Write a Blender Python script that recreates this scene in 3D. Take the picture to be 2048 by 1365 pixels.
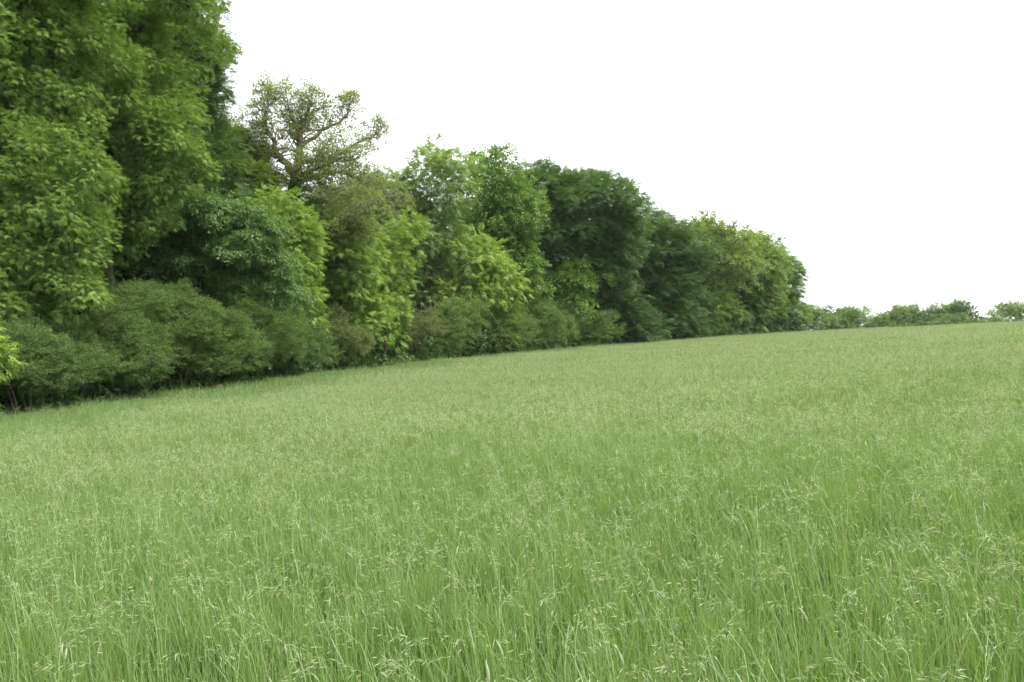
import bpy, math, random
import numpy as np
from mathutils import Vector

for o in list(bpy.data.objects):
    bpy.data.objects.remove(o)
scene = bpy.context.scene
COL = scene.collection
R = math.radians

# ------------------------------------------------------------------ camera
cam_d = bpy.data.cameras.new('camera')
cam_d.sensor_width = 36.0
cam_d.lens = 36.0 * 1704 / 2048
cam_d.clip_start = 0.1
cam_d.clip_end = 3000
cam = bpy.data.objects.new('camera', cam_d)
COL.objects.link(cam)
cam.location = (0, 0, 1.65)
cam.rotation_euler = (R(90.25), 0, 0)
scene.camera = cam

# ------------------------------------------------------------------ sky and light
SUN_AZ, SUN_EL = 110.0, 60.0          # compass bearing from +Y (view direction) clockwise, elevation
world = bpy.data.worlds.new('World')
scene.world = world
world.use_nodes = True
wn, wl = world.node_tree.nodes, world.node_tree.links
wn.clear()
sky = wn.new('ShaderNodeTexSky')
sky.sky_type = 'NISHITA'
sky.sun_disc = False
sky.sun_elevation = R(SUN_EL)
sky.sun_rotation = R(SUN_AZ)
sky.dust_density = 4.0
sat = wn.new('ShaderNodeHueSaturation')
sat.inputs['Saturation'].default_value = 0.10
cloud = wn.new('ShaderNodeMix')
cloud.data_type = 'RGBA'
cloud.inputs[0].default_value = 0.72           # a closed, even cloud layer over the clear sky
cloud.inputs[7].default_value = (7.2, 7.3, 7.4, 1)
bg = wn.new('ShaderNodeBackground')
bg.inputs['Strength'].default_value = 0.12
wo = wn.new('ShaderNodeOutputWorld')
wl.new(sky.outputs[0], sat.inputs['Color'])
wl.new(sat.outputs[0], cloud.inputs[6])
wl.new(cloud.outputs[2], bg.inputs['Color'])
wl.new(bg.outputs[0], wo.inputs['Surface'])

sun_d = bpy.data.lights.new('sun', 'SUN')
sun_d.energy = 1.5
sun_d.angle = R(14)
sun_d.color = (1.0, 0.96, 0.90)
sun = bpy.data.objects.new('sun', sun_d)
COL.objects.link(sun)
sun.location = (40, -20, 60)
az, el = R(SUN_AZ), R(SUN_EL)
sdir = Vector((math.sin(az) * math.cos(el), math.cos(az) * math.cos(el), math.sin(el)))
sun.rotation_euler = sdir.to_track_quat('Z', 'Y').to_euler()

vs = scene.view_settings
vs.view_transform = 'Standard'
vs.look = 'None'
vs.gamma = 1.0
vs.use_curve_mapping = False
vs.exposure = 1.87
scene.render.engine = 'CYCLES'
scene.cycles.max_bounces = 4
scene.cycles.diffuse_bounces = 3
scene.cycles.glossy_bounces = 1
scene.cycles.transmission_bounces = 3
scene.cycles.use_denoising = True
scene.render.film_transparent = False

# ------------------------------------------------------------------ materials
def new_mat(name):
    m = bpy.data.materials.new(name)
    m.use_nodes = True
    n = m.node_tree.nodes
    n.clear()
    return m, n, m.node_tree.links


def leaf_mat(name, c0, c1, c2=None, trans=0.32, rough=0.5, spec=0.18):
    """Leaf: colour runs c0..c1(..c2) with the sprig's own tint and each leaf's own shade; part of the light passes through."""
    m, n, l = new_mat(name)
    out = n.new('ShaderNodeOutputMaterial')
    ti = n.new('ShaderNodeAttribute'); ti.attribute_type = 'INSTANCER'; ti.attribute_name = 'tint'
    lv = n.new('ShaderNodeAttribute'); lv.attribute_type = 'GEOMETRY'; lv.attribute_name = 'lv'
    ad = n.new('ShaderNodeMath'); ad.operation = 'MULTIPLY_ADD'; ad.inputs[1].default_value = 0.30
    l.new(lv.outputs['Fac'], ad.inputs[0]); l.new(ti.outputs['Fac'], ad.inputs[2])
    sb = n.new('ShaderNodeMath'); sb.operation = 'SUBTRACT'; sb.inputs[1].default_value = 0.15
    l.new(ad.outputs[0], sb.inputs[0])
    rp = n.new('ShaderNodeValToRGB')
    rp.color_ramp.elements[0].color = (*c0, 1)
    rp.color_ramp.elements[1].color = (*(c2 or c1), 1)
    if c2:
        e = rp.color_ramp.elements.new(0.6); e.color = (*c1, 1)
    l.new(sb.outputs[0], rp.inputs[0])
    p = n.new('ShaderNodeBsdfPrincipled')
    p.inputs['Roughness'].default_value = rough
    p.inputs['Specular IOR Level'].default_value = spec
    l.new(rp.outputs[0], p.inputs['Base Color'])
    tr = n.new('ShaderNodeBsdfTranslucent')
    tc = n.new('ShaderNodeMix'); tc.data_type = 'RGBA'; tc.blend_type = 'MULTIPLY'
    tc.inputs[0].default_value = 1.0
    tc.inputs[7].default_value = (1.25, 1.35, 0.55, 1)
    l.new(rp.outputs[0], tc.inputs[6])
    l.new(tc.outputs[2], tr.inputs['Color'])
    mx = n.new('ShaderNodeMixShader'); mx.inputs[0].default_value = trans
    l.new(p.outputs[0], mx.inputs[1]); l.new(tr.outputs[0], mx.inputs[2])
    l.new(mx.outputs[0], out.inputs['Surface'])
    return m


def bark_mat(name, c0, c1, scale=6.0):
    m, n, l = new_mat(name)
    out = n.new('ShaderNodeOutputMaterial')
    tc = n.new('ShaderNodeTexCoord')
    mp = n.new('ShaderNodeMapping'); mp.inputs['Scale'].default_value = (scale, scale, scale * 0.25)
    nz = n.new('ShaderNodeTexNoise'); nz.inputs['Scale'].default_value = 1.0
    nz.inputs['Detail'].default_value = 6; nz.inputs['Roughness'].default_value = 0.7
    rp = n.new('ShaderNodeValToRGB')
    rp.color_ramp.elements[0].position = 0.3; rp.color_ramp.elements[1].position = 0.7
    rp.color_ramp.elements[0].color = (*c0, 1); rp.color_ramp.elements[1].color = (*c1, 1)
    bp = n.new('ShaderNodeBump'); bp.inputs['Strength'].default_value = 0.8; bp.inputs['Distance'].default_value = 0.03
    p = n.new('ShaderNodeBsdfPrincipled'); p.inputs['Roughness'].default_value = 0.9
    p.inputs['Specular IOR Level'].default_value = 0.15
    l.new(tc.outputs['Object'], mp.inputs['Vector']); l.new(mp.outputs[0], nz.inputs['Vector'])
    l.new(nz.outputs['Fac'], rp.inputs[0]); l.new(rp.outputs[0], p.inputs['Base Color'])
    l.new(nz.outputs['Fac'], bp.inputs['Height']); l.new(bp.outputs[0], p.inputs['Normal'])
    l.new(p.outputs[0], out.inputs['Surface'])
    return m


def ground_mat(name, cols, scale):
    m, n, l = new_mat(name)
    out = n.new('ShaderNodeOutputMaterial')
    tc = n.new('ShaderNodeTexCoord')
    nz = n.new('ShaderNodeTexNoise'); nz.inputs['Scale'].default_value = scale
    nz.inputs['Detail'].default_value = 8; nz.inputs['Roughness'].default_value = 0.65
    rp = n.new('ShaderNodeValToRGB')
    rp.color_ramp.elements[0].position = 0.35; rp.color_ramp.elements[1].position = 0.68
    rp.color_ramp.elements[0].color = (*cols[0], 1); rp.color_ramp.elements[1].color = (*cols[1], 1)
    bp = n.new('ShaderNodeBump'); bp.inputs['Strength'].default_value = 0.6; bp.inputs['Distance'].default_value = 0.08
    p = n.new('ShaderNodeBsdfPrincipled'); p.inputs['Roughness'].default_value = 0.95
    p.inputs['Specular IOR Level'].default_value = 0.1
    l.new(tc.outputs['Object'], nz.inputs['Vector'])
    l.new(nz.outputs['Fac'], rp.inputs[0]); l.new(rp.outputs[0], p.inputs['Base Color'])
    l.new(nz.outputs['Fac'], bp.inputs['Height']); l.new(bp.outputs[0], p.inputs['Normal'])
    l.new(p.outputs[0], out.inputs['Surface'])
    return m


M = {
    'ash': leaf_mat('ash_leaf', (0.086, 0.152, 0.032), (0.136, 0.222, 0.046), (0.220, 0.318, 0.076)),
    'ashy': leaf_mat('young_ash_leaf', (0.128, 0.208, 0.040), (0.194, 0.290, 0.058), (0.295, 0.390, 0.092)),
    'ashp': leaf_mat('pale_ash_leaf', (0.120, 0.190, 0.056), (0.180, 0.262, 0.080), (0.255, 0.340, 0.115)),
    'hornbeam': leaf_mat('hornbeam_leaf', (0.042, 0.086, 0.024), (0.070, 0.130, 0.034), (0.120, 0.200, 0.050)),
    'beechy': leaf_mat('young_beech_leaf', (0.090, 0.140, 0.028), (0.140, 0.200, 0.040), (0.205, 0.245, 0.060)),
    'beech': leaf_mat('beech_leaf', (0.052, 0.104, 0.030), (0.084, 0.155, 0.042), (0.145, 0.235, 0.062)),
    'elm': leaf_mat('elm_leaf', (0.078, 0.145, 0.040), (0.114, 0.200, 0.056), (0.172, 0.275, 0.082), spec=0.3, rough=0.5),
    'maple': leaf_mat('maple_leaf', (0.078, 0.145, 0.030), (0.122, 0.212, 0.044), (0.190, 0.290, 0.068)),
    'hazel': leaf_mat('hazel_leaf', (0.100, 0.165, 0.042), (0.158, 0.238, 0.060), (0.240, 0.325, 0.088)),
    'tan': leaf_mat('tan_oak_leaf', (0.125, 0.175, 0.048), (0.175, 0.232, 0.062), (0.235, 0.290, 0.090), trans=0.4),
    'oak': leaf_mat('oak_leaf', (0.175, 0.180, 0.070), (0.205, 0.250, 0.080), (0.240, 0.320, 0.105), trans=0.5),
    'thorn': leaf_mat('hawthorn_leaf', (0.070, 0.120, 0.032), (0.112, 0.180, 0.044), (0.182, 0.262, 0.066)),
    'thornb': leaf_mat('blackthorn_leaf', (0.125, 0.130, 0.055), (0.145, 0.185, 0.060), (0.190, 0.255, 0.078)),
    'pine': leaf_mat('pine_needle', (0.034, 0.065, 0.028), (0.051, 0.091, 0.037), (0.078, 0.121, 0.048), trans=0.1),
    'nettle': leaf_mat('nettle_leaf', (0.051, 0.121, 0.026), (0.085, 0.170, 0.034), (0.142, 0.241, 0.051)),
    'bark': bark_mat('grey_bark', (0.045, 0.038, 0.028), (0.12, 0.105, 0.082)),
    'oakbark': bark_mat('oak_bark', (0.085, 0.070, 0.050), (0.21, 0.18, 0.135)),
    'palebark': bark_mat('bleached_dead_wood', (0.22, 0.18, 0.14), (0.42, 0.37, 0.30)),
    'twig': bark_mat('thorn_twig', (0.060, 0.045, 0.034), (0.13, 0.105, 0.082)),
    'soil': ground_mat('meadow_soil', ((0.030, 0.042, 0.014), (0.070, 0.085, 0.030)), 3.0),
    'litter': ground_mat('leaf_litter', ((0.028, 0.020, 0.013), (0.085, 0.062, 0.040)), 2.2),
    'blade': leaf_mat('grass_blade', (0.090, 0.172, 0.048), (0.146, 0.232, 0.074), (0.222, 0.290, 0.116), trans=0.42, rough=0.4, spec=0.45),
    'stem': leaf_mat('grass_stem', (0.13, 0.20, 0.065), (0.18, 0.25, 0.09), (0.25, 0.29, 0.125), trans=0.2),
    'head': leaf_mat('pale_seed_head', (0.205, 0.25, 0.13), (0.275, 0.31, 0.175), (0.37, 0.375, 0.245), trans=0.3),
    'headdark': leaf_mat('dark_seed_head', (0.090, 0.105, 0.035), (0.135, 0.135, 0.052), (0.20, 0.165, 0.085), trans=0.2),
}

# ------------------------------------------------------------------ terrain
GC = (0.07145, -0.00171, 0.00813, -0.02543, 0.00796)


def gz(x, y):
    """height of the ground: a field rising to the right that rolls over a crest"""
    x = np.asarray(x, float); y = np.asarray(y, float)
    xc = np.clip(x, -70, 260); yc = np.clip(y, -30, 330)
    z = GC[0] * xc + GC[1] * yc + (GC[2] * xc * xc + GC[3] * xc * yc + GC[4] * yc * yc) / 100
    s = 0.912 * x + 0.41 * y - 112
    d = np.where(s > 0, np.where(s < 40, 0.0007 * s * s, 1.12 + 0.056 * (s - 40)), 0)
    z = z - d
    return np.maximum(z, -12.0) + 0.05 * np.sin(x * 0.31 + 1.3) * np.sin(y * 0.23) + 0.03 * np.sin(x * 0.9 + y * 0.7)


EDGE = np.array([(-17.5, -30), (-17.2, 0), (-16.9, 15), (-16.2, 27), (-15.1, 35), (-14.4, 45), (-12.9, 56), (-5.5, 76),
                 (4.1, 92), (18.1, 112), (33.0, 132), (54.1, 160), (62, 172), (70, 200), (70, 260)], float)


def edge_x(y):
    return np.interp(y, EDGE[:, 1], EDGE[:, 0])


def tag(o, label=None, cat=None, group=None, kind=None):
    if label: o['label'] = label
    if cat: o['category'] = cat
    if group: o['group'] = group
    if kind: o['kind'] = kind
    return o


def raw_mesh(name, verts, faces_flat, sizes, mat_idx=None, mats=()):
    me = bpy.data.meshes.new(name)
    nv, nl, nf = len(verts), len(faces_flat), len(sizes)
    me.vertices.add(nv)
    me.vertices.foreach_set('co', np.ascontiguousarray(verts, np.float32).ravel())
    if nf:
        me.loops.add(nl)
        me.loops.foreach_set('vertex_index', np.ascontiguousarray(faces_flat, np.int32))
        me.polygons.add(nf)
        st = np.concatenate([[0], np.cumsum(sizes)[:-1]]).astype(np.int32)
        me.polygons.foreach_set('loop_start', st)
        if mat_idx is not None:
            me.polygons.foreach_set('material_index', np.ascontiguousarray(mat_idx, np.int32))
    for m in mats:
        me.materials.append(m)
    me.update(calc_edges=True)
    return me


def link(name, me, parent=None, loc=None):
    o = bpy.data.objects.new(name, me)
    COL.objects.link(o)
    if parent is not None:
        o.parent = parent
    if loc is not None:
        o.location = loc
    return o


def sheet(name, xs, ys, mat, dz=0.0, mask=None):
    X, Y = np.meshgrid(xs, ys)
    V = np.stack([X.ravel(), Y.ravel(), gz(X, Y).ravel() + dz], -1)
    nx, ny = len(xs), len(ys)
    i, j = np.meshgrid(np.arange(nx - 1), np.arange(ny - 1))
    a = (j * nx + i).ravel()
    Fq = np.stack([a, a + 1, a + nx + 1, a + nx], -1)
    if mask is not None:
        c = V[Fq].mean(1)
        Fq = Fq[mask(c[:, 0], c[:, 1])]
    me = raw_mesh(name, V, Fq.ravel(), np.full(len(Fq), 4), None, [mat])
    me.polygons.foreach_set('use_smooth', np.ones(len(Fq), bool))
    o = link(name, me)
    tag(o, kind='structure')
    return o


def spaced(lo, hi, fine_lo, fine_hi, f, c):
    return np.concatenate([np.arange(lo, fine_lo, c), np.arange(fine_lo, fine_hi, f), np.arange(fine_hi, hi + c, c)])


sheet('meadow_ground', spaced(-900, 1200, -60, 140, 1.5, 60), spaced(-300, 1500, -10, 240, 1.5, 60), M['soil'])
sheet('woodland_floor', spaced(-120, 130, -45, 70, 1.0, 6), spaced(-10, 220, -10, 200, 1.0, 6), M['litter'], 0.05,
      mask=lambda x, y: x < edge_x(y) - 0.6)

# ------------------------------------------------------------------ scatter node tree (leaf sprigs on a crown, tufts in a meadow)
_groups = {}


def scatter_group(K):
    if K in _groups:
        return _groups[K]
    g = bpy.data.node_groups.new('scatter_%d_kinds' % K, 'GeometryNodeTree')
    g.interface.new_socket('Geometry', in_out='INPUT', socket_type='NodeSocketGeometry')
    g.interface.new_socket('Geometry', in_out='OUTPUT', socket_type='NodeSocketGeometry')
    n, l = g.nodes, g.links
    gi, go = n.new('NodeGroupInput'), n.new('NodeGroupOutput')

    def attr(name, typ):
        a = n.new('GeometryNodeInputNamedAttribute'); a.data_type = typ
        a.inputs['Name'].default_value = name
        return a.outputs['Attribute']
    kid = attr('kidx', 'INT')

    def pick(k):
        c = n.new('FunctionNodeCompare'); c.data_type = 'INT'; c.operation = 'EQUAL'
        l.new(kid, c.inputs[2]); c.inputs[3].default_value = k
        s = n.new('GeometryNodeSeparateGeometry'); s.domain = 'POINT'
        l.new(gi.outputs[0], s.inputs[0]); l.new(c.outputs[0], s.inputs['Selection'])
        return s.outputs['Selection']
    jn = n.new('GeometryNodeJoinGeometry')
    er = n.new('FunctionNodeEulerToRotation')
    l.new(attr('rot', 'FLOAT_VECTOR'), er.inputs[0])
    pk, sc, pts = attr('pick', 'INT'), attr('scl', 'FLOAT'), pick(100)
    for k in range(K):                          # kind k goes to the points that ask for kind k
        c = n.new('FunctionNodeCompare'); c.data_type = 'INT'; c.operation = 'EQUAL'
        l.new(pk, c.inputs[2]); c.inputs[3].default_value = k
        ip = n.new('GeometryNodeInstanceOnPoints')
        l.new(pts, ip.inputs['Points']); l.new(c.outputs[0], ip.inputs['Selection'])
        l.new(pick(k), ip.inputs['Instance'])
        l.new(er.outputs[0], ip.inputs['Rotation']); l.new(sc, ip.inputs['Scale'])
        l.new(ip.outputs[0], jn.inputs[0])
    l.new(jn.outputs[0], go.inputs[0])
    _groups[K] = g
    return g


class Geo:
    """collects faces for one template"""
    def __init__(s):
        s.v = []; s.f = []; s.sz = []; s.m = []; s.lv = []; s.n = 0

    def add(s, V, Fs, mi, lv):
        V = np.asarray(V, float)
        for f in Fs:
            s.f.extend([q + s.n for q in f]); s.sz.append(len(f)); s.m.append(mi)
        s.v.append(V); s.n += len(V); s.lv.extend([lv] * len(V))

    def leaf(s, p, d, side, nrm, L, W, mi=0, lv=0.5, fold=0.12):
        p = np.asarray(p, float)
        s.add([p, p + d * L * .45 + side * W * .5 + nrm * W * fold, p + d * L - nrm * L * .08,
               p + d * L * .45 - side * W * .5 + nrm * W * fold], [(0, 1, 2, 3)], mi, lv)

    def tube(s, pts, rad, mi, lv=0.5, sides=3):
        pts = np.asarray(pts, float); k = len(pts)
        rad = np.asarray(rad, float) * np.ones(k)
        T = np.gradient(pts, axis=0); T /= np.linalg.norm(T, axis=1)[:, None] + 1e-9
        ref = np.where(np.abs(T[:, 2:3]) > .9, np.array([[1., 0, 0]]), np.array([[0, 0, 1.]]))
        A = np.cross(T, ref); A /= np.linalg.norm(A, axis=1)[:, None] + 1e-9
        Bv = np.cross(T, A)
        an = np.arange(sides) * 2 * math.pi / sides
        V = pts[:, None] + rad[:, None, None] * (np.cos(an)[None, :, None] * A[:, None] + np.sin(an)[None, :, None] * Bv[:, None])
        Fs = [(i * sides + j, i * sides + (j + 1) % sides, (i + 1) * sides + (j + 1) % sides, (i + 1) * sides + j)
              for i in range(k - 1) for j in range(sides)]
        s.add(V.reshape(-1, 3), Fs, mi, lv)

    def strip(s, pts, wid, side, mi, lv):
        pts = np.asarray(pts, float); k = len(pts)
        side = np.asarray(side, float)
        V = np.empty((2 * k, 3)); w = np.asarray(wid)[:, None] * .5
        V[0::2] = pts - side * w; V[1::2] = pts + side * w
        s.add(V, [(2 * i, 2 * i + 1, 2 * i + 3, 2 * i + 2) for i in range(k - 1)], mi, lv)


def unit(v):
    v = np.asarray(v, float)
    return v / (np.linalg.norm(v, axis=-1, keepdims=True) + 1e-9)


def frames_to_euler(X, up):
    X = unit(X)
    Z = up - X * (up * X).sum(-1, keepdims=True); Z = unit(Z)
    Y = np.cross(Z, X)
    ry = np.arcsin(np.clip(-X[:, 2], -1, 1)); rx = np.arctan2(Y[:, 2], Z[:, 2]); rz = np.arctan2(X[:, 1], X[:, 0])
    return np.stack([rx, ry, rz], -1)


def scatter_object(name, templates, mats, P, rot, scl, tint, pick, parent=None, loc=None):
    vs_, f_, sz_, m_, lv_, k_ = [], [], [], [], [], []
    n = 0
    for k, t in enumerate(templates):
        V = np.concatenate(t.v); vs_.append(V)
        f_.append(np.array(t.f) + n); sz_.append(t.sz); m_.append(t.m); lv_.append(t.lv); k_.append(np.full(len(V), k))
        n += len(V)
    N = len(P)
    V = np.concatenate(vs_ + [P])
    me = raw_mesh(name, V, np.concatenate(f_), np.concatenate(sz_), np.concatenate(m_), mats)
    pad = lambda a, fill, shp: np.concatenate([np.full((n,) + shp, fill), a])
    A = me.attributes

    def put(nm, typ, arr, key):
        a = A.new(nm, typ, 'POINT'); a.data.foreach_set(key, np.ascontiguousarray(arr).ravel())
    put('kidx', 'INT', np.concatenate([np.concatenate(k_), np.full(N, 100)]).astype(np.int32), 'value')
    put('pick', 'INT', pad(pick, 0, ()).astype(np.int32), 'value')
    put('rot', 'FLOAT_VECTOR', pad(rot, 0., (3,)).astype(np.float32), 'vector')
    put('scl', 'FLOAT', pad(scl, 1., ()).astype(np.float32), 'value')
    put('tint', 'FLOAT', pad(np.clip(tint, 0, 1), .5, ()).astype(np.float32), 'value')
    put('lv', 'FLOAT', np.concatenate([np.concatenate(lv_), np.zeros(N)]).astype(np.float32), 'value')
    o = link(name, me, parent, loc)
    md = o.modifiers.new('scatter', 'NODES'); md.node_group = scatter_group(len(templates))
    tag(o, kind='stuff')
    return o


# ------------------------------------------------------------------ leaf sprigs (X runs out along the twig, Z is up)
def sprig(kind, seed):
    r = np.random.default_rng(seed)
    g = Geo()
    up = np.array([0, 0, 1.])

    def twig(L, rad, sag):
        t = np.linspace(0, 1, 4)
        return np.stack([t * L, .04 * L * np.sin(t * 3 + seed), -sag * t * t], -1)
    if kind == 'ash':                       # pinnate leaves arching out and down from the twig
        tw = twig(.42, .006, .05); g.tube(tw, [.006, .005, .004, .002], 1)
        for i in range(8):
            t = .25 + .75 * i / 7
            b = np.array([t * .42, 0, -.05 * t * t]); a = (i * 2.4 + r.uniform(-.4, .4)) if i < 7 else 0
            d = unit([.55 + .5 * t, math.cos(a) * .8, math.sin(a) * .35 + .1])
            Lr = r.uniform(.20, .28); lv0 = r.uniform(.2, .8)
            for k in range(4):
                q = (k + .8) / 4
                p = b + d * Lr * q - up * .10 * q * q
                dd = unit(d - up * (.25 + .5 * q))
                sd = unit(np.cross(up, dd) + r.normal(0, .15, 3))
                for sg in ((-1, 1) if k < 3 else (0,)):
                    ld = unit(dd * .6 + sd * sg - up * .25 + r.normal(0, .18, 3))
                    ls = unit(np.cross(ld, up + r.normal(0, .3, 3)))
                    g.leaf(p, ld, ls, np.cross(ls, ld), r.uniform(.085, .12), r.uniform(.036, .05), 0, float(np.clip(lv0 + r.normal(0, .15), 0, 1)))
    elif kind == 'beech':                   # flat spray
        tw = twig(.6, .006, .08); g.tube(tw, [.006, .005, .004, .002], 1)
        for i in range(11):
            t = .12 + .88 * i / 10; b = np.array([t * .6, 0, -.08 * t * t]); sg = 1 if i % 2 else -1
            sl = .26 * (1.15 - t) + .05
            sdv = unit([.75, sg, r.uniform(-.08, .05)])
            for k in range(4):
                q = (k + .6) / 4; p = b + sdv * sl * q - up * .03 * q + up * r.uniform(-.012, .012)
                s2 = 1 if k % 2 else -1
                ld = unit(sdv + unit([-sg * sdv[1] * s2, sdv[0] * s2, 0]) * .8 + up * r.uniform(-.25, .1))
                ls = unit(np.cross(ld, up + r.normal(0, .22, 3)))
                g.leaf(p, ld, ls, np.cross(ls, ld), r.uniform(.07, .10), r.uniform(.045, .062), 0, float(r.uniform(0, 1)))
    elif kind == 'broad':                   # big soft leaves, spaced
        tw = twig(.5, .006, .10); g.tube(tw, [.006, .005, .004, .002], 1)
        for i in range(22):
            t = .1 + .9 * r.uniform(); b = np.array([t * .5, 0, -.1 * t * t]); a = r.uniform(0, 6.28)
            d = unit([.5, math.cos(a), math.sin(a) * .45 + .05]); p = b + d * r.uniform(.03, .16)
            ld = unit(d - up * r.uniform(.2, .8)); ls = unit(np.cross(ld, up + r.normal(0, .3, 3)))
            g.leaf(p, ld, ls, np.cross(ls, ld), r.uniform(.10, .15), r.uniform(.08, .12), 0, float(r.uniform(0, 1)))
    elif kind == 'thorn':                   # fine twig with clusters of tiny leaves
        for j in range(3):
            az_ = (j - 1) * .6; L = r.uniform(.32, .45)
            t = np.linspace(0, 1, 4); dirv = np.array([math.cos(az_), math.sin(az_), r.uniform(-.15, .35)])
            pts = t[:, None] * L * dirv + np.stack([0 * t, .02 * np.sin(5 * t), .02 * np.sin(4 * t + j)], -1)
            g.tube(pts, [.0035, .003, .002, .001], 1)
            for i in range(20):
                q = .12 + .9 * i / 20; p = dirv * L * q + r.normal(0, .035, 3)
                ld = unit(r.normal(0, 1, 3) + dirv * .5 + up * .2); ls = unit(np.cross(ld, r.normal(0, 1, 3)))
                g.leaf(p, ld, ls, np.cross(ls, ld), r.uniform(.045, .065), r.uniform(.03, .045), 0, float(r.uniform(0, 1)))
    elif kind == 'oak':                     # leaves bunched at the twig ends
        for j in range(4):
            az_ = (j - 1.5) * .7; L = r.uniform(.28, .5)
            t = np.linspace(0, 1, 4); dirv = np.array([math.cos(az_), math.sin(az_), r.uniform(-.2, .5)])
            pts = t[:, None] * L * dirv + np.stack([0 * t, .03 * np.sin(5 * t + j), .03 * np.sin(6 * t)], -1)
            g.tube(pts, [.008, .006, .005, .003], 1)
            for i in range(8):
                p = dirv * L * r.uniform(.8, 1.0) + r.normal(0, .02, 3)
                ld = unit(r.normal(0, 1, 3) + dirv * .7); ls = unit(np.cross(ld, r.normal(0, 1, 3)))
                g.leaf(p, ld, ls, np.cross(ls, ld), r.uniform(.07, .11), r.uniform(.035, .055), 0, float(r.uniform(0, 1)))
    elif kind == 'pine':
        for j in range(50):
            d = unit([r.uniform(.2, 1), r.normal(0, .5), r.normal(0, .4) + .15]); p = np.array([r.uniform(0, .4), 0, 0])
            ls = unit(np.cross(d, r.normal(0, 1, 3)))
            g.leaf(p, d, ls, np.cross(ls, d), r.uniform(.12, .2), .03, 0, float(r.uniform(0, 1)))
    return g


SPRIG = {k: [sprig(k, 11 * i + 3) for i in range(4)] for k in ('ash', 'beech', 'broad', 'thorn', 'oak', 'pine')}
#        sprig, leaf area of a sprig at scale 1, clump flatness, droop, leaf density
SPEC = {
    'ash': ('ash', .13, .80, .45, 2.6), 'ashy': ('ash', .13, .85, .50, 2.8), 'ashp': ('ash', .13, .80, .45, 1.8),
    'hornbeam': ('beech', .12, .60, .30, 3.0), 'beechy': ('beech', .12, .40, .15, 1.8), 'beech': ('beech', .12, .42, .20, 2.6),
    'elm': ('broad', .14, .42, .75, 2.4), 'maple': ('broad', .14, .75, .40, 2.6), 'hazel': ('broad', .14, .8, .4, 1.7),
    'tan': ('broad', .14, .8, .2, 2.2), 'oak': ('oak', .09, .8, .1, .8), 'thorn': ('thorn', .075, .9, .05, 2.6),
    'thornb': ('thorn', .075, .9, .05, 1.9), 'pine': ('pine', .12, .45, .0, 2.5),
}


def tubes_mesh(name, paths, mat):
    """paths: list of (points, radii)"""
    g = Geo()
    for pts, rad in paths:
        g.tube(pts, rad, 0, .5, 8 if max(rad) > .12 else (5 if max(rad) > .035 else 3))
    V = np.concatenate(g.v)
    me = raw_mesh(name, V, np.array(g.f), np.array(g.sz), None, [mat])
    me.polygons.foreach_set('use_smooth', np.ones(len(g.sz), bool))
    return me


def grow_limbs(trunk, ends, rng, r_tip=.018):
    """connect every bough end to the growing skeleton; returns list of (points, radii, root_is_trunk, root_branch)"""
    nodes = [np.array(p) for p in trunk]; nb = [-1] * len(trunk); ni = list(range(len(trunk)))
    tr = np.array(trunk)
    ends = np.array(ends)
    d0 = np.array([np.min(np.linalg.norm(tr - e, axis=1)) for e in ends])
    branches = []
    for k in np.argsort(d0):
        e = ends[k]
        A = np.array(nodes); dv = e - A; dist = np.linalg.norm(dv, axis=1)
        hor = np.linalg.norm(dv[:, :2], axis=1)
        cost = dist + 1.2 * np.maximum(0, .35 * hor - dv[:, 2])
        j = int(np.argmin(cost)); s = A[j]; L = dist[j]
        t = np.linspace(0, 1, 5)[:, None]
        bow = np.array([0, 0, .12 * L]) + rng.normal(0, .09 * L, 3)
        pts = s + (e - s) * t + bow * (4 * t * (1 - t)) + rng.normal(0, .025 * L, (5, 3)) * (t * (1 - t) * 4)
        b = len(branches)
        branches.append([pts, nb[j], ni[j]])
        for i in range(1, 5):
            nodes.append(pts[i]); nb.append(b); ni.append(i)
    cnt = [np.ones(5) for _ in branches]
    tcnt = np.zeros(len(trunk))
    for b in range(len(branches) - 1, -1, -1):
        _, pb, pi = branches[b]
        tot = cnt[b][0]
        if pb >= 0: cnt[pb][:pi + 1] += tot
        else: tcnt[:pi + 1] += tot
    root = []
    for b, (_, pb, pi) in enumerate(branches):
        root.append(b if pb < 0 else root[pb])
    return [(br[0], r_tip * c ** .45, root[b]) for b, (br, c) in enumerate(zip(branches, cnt))], tcnt


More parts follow.
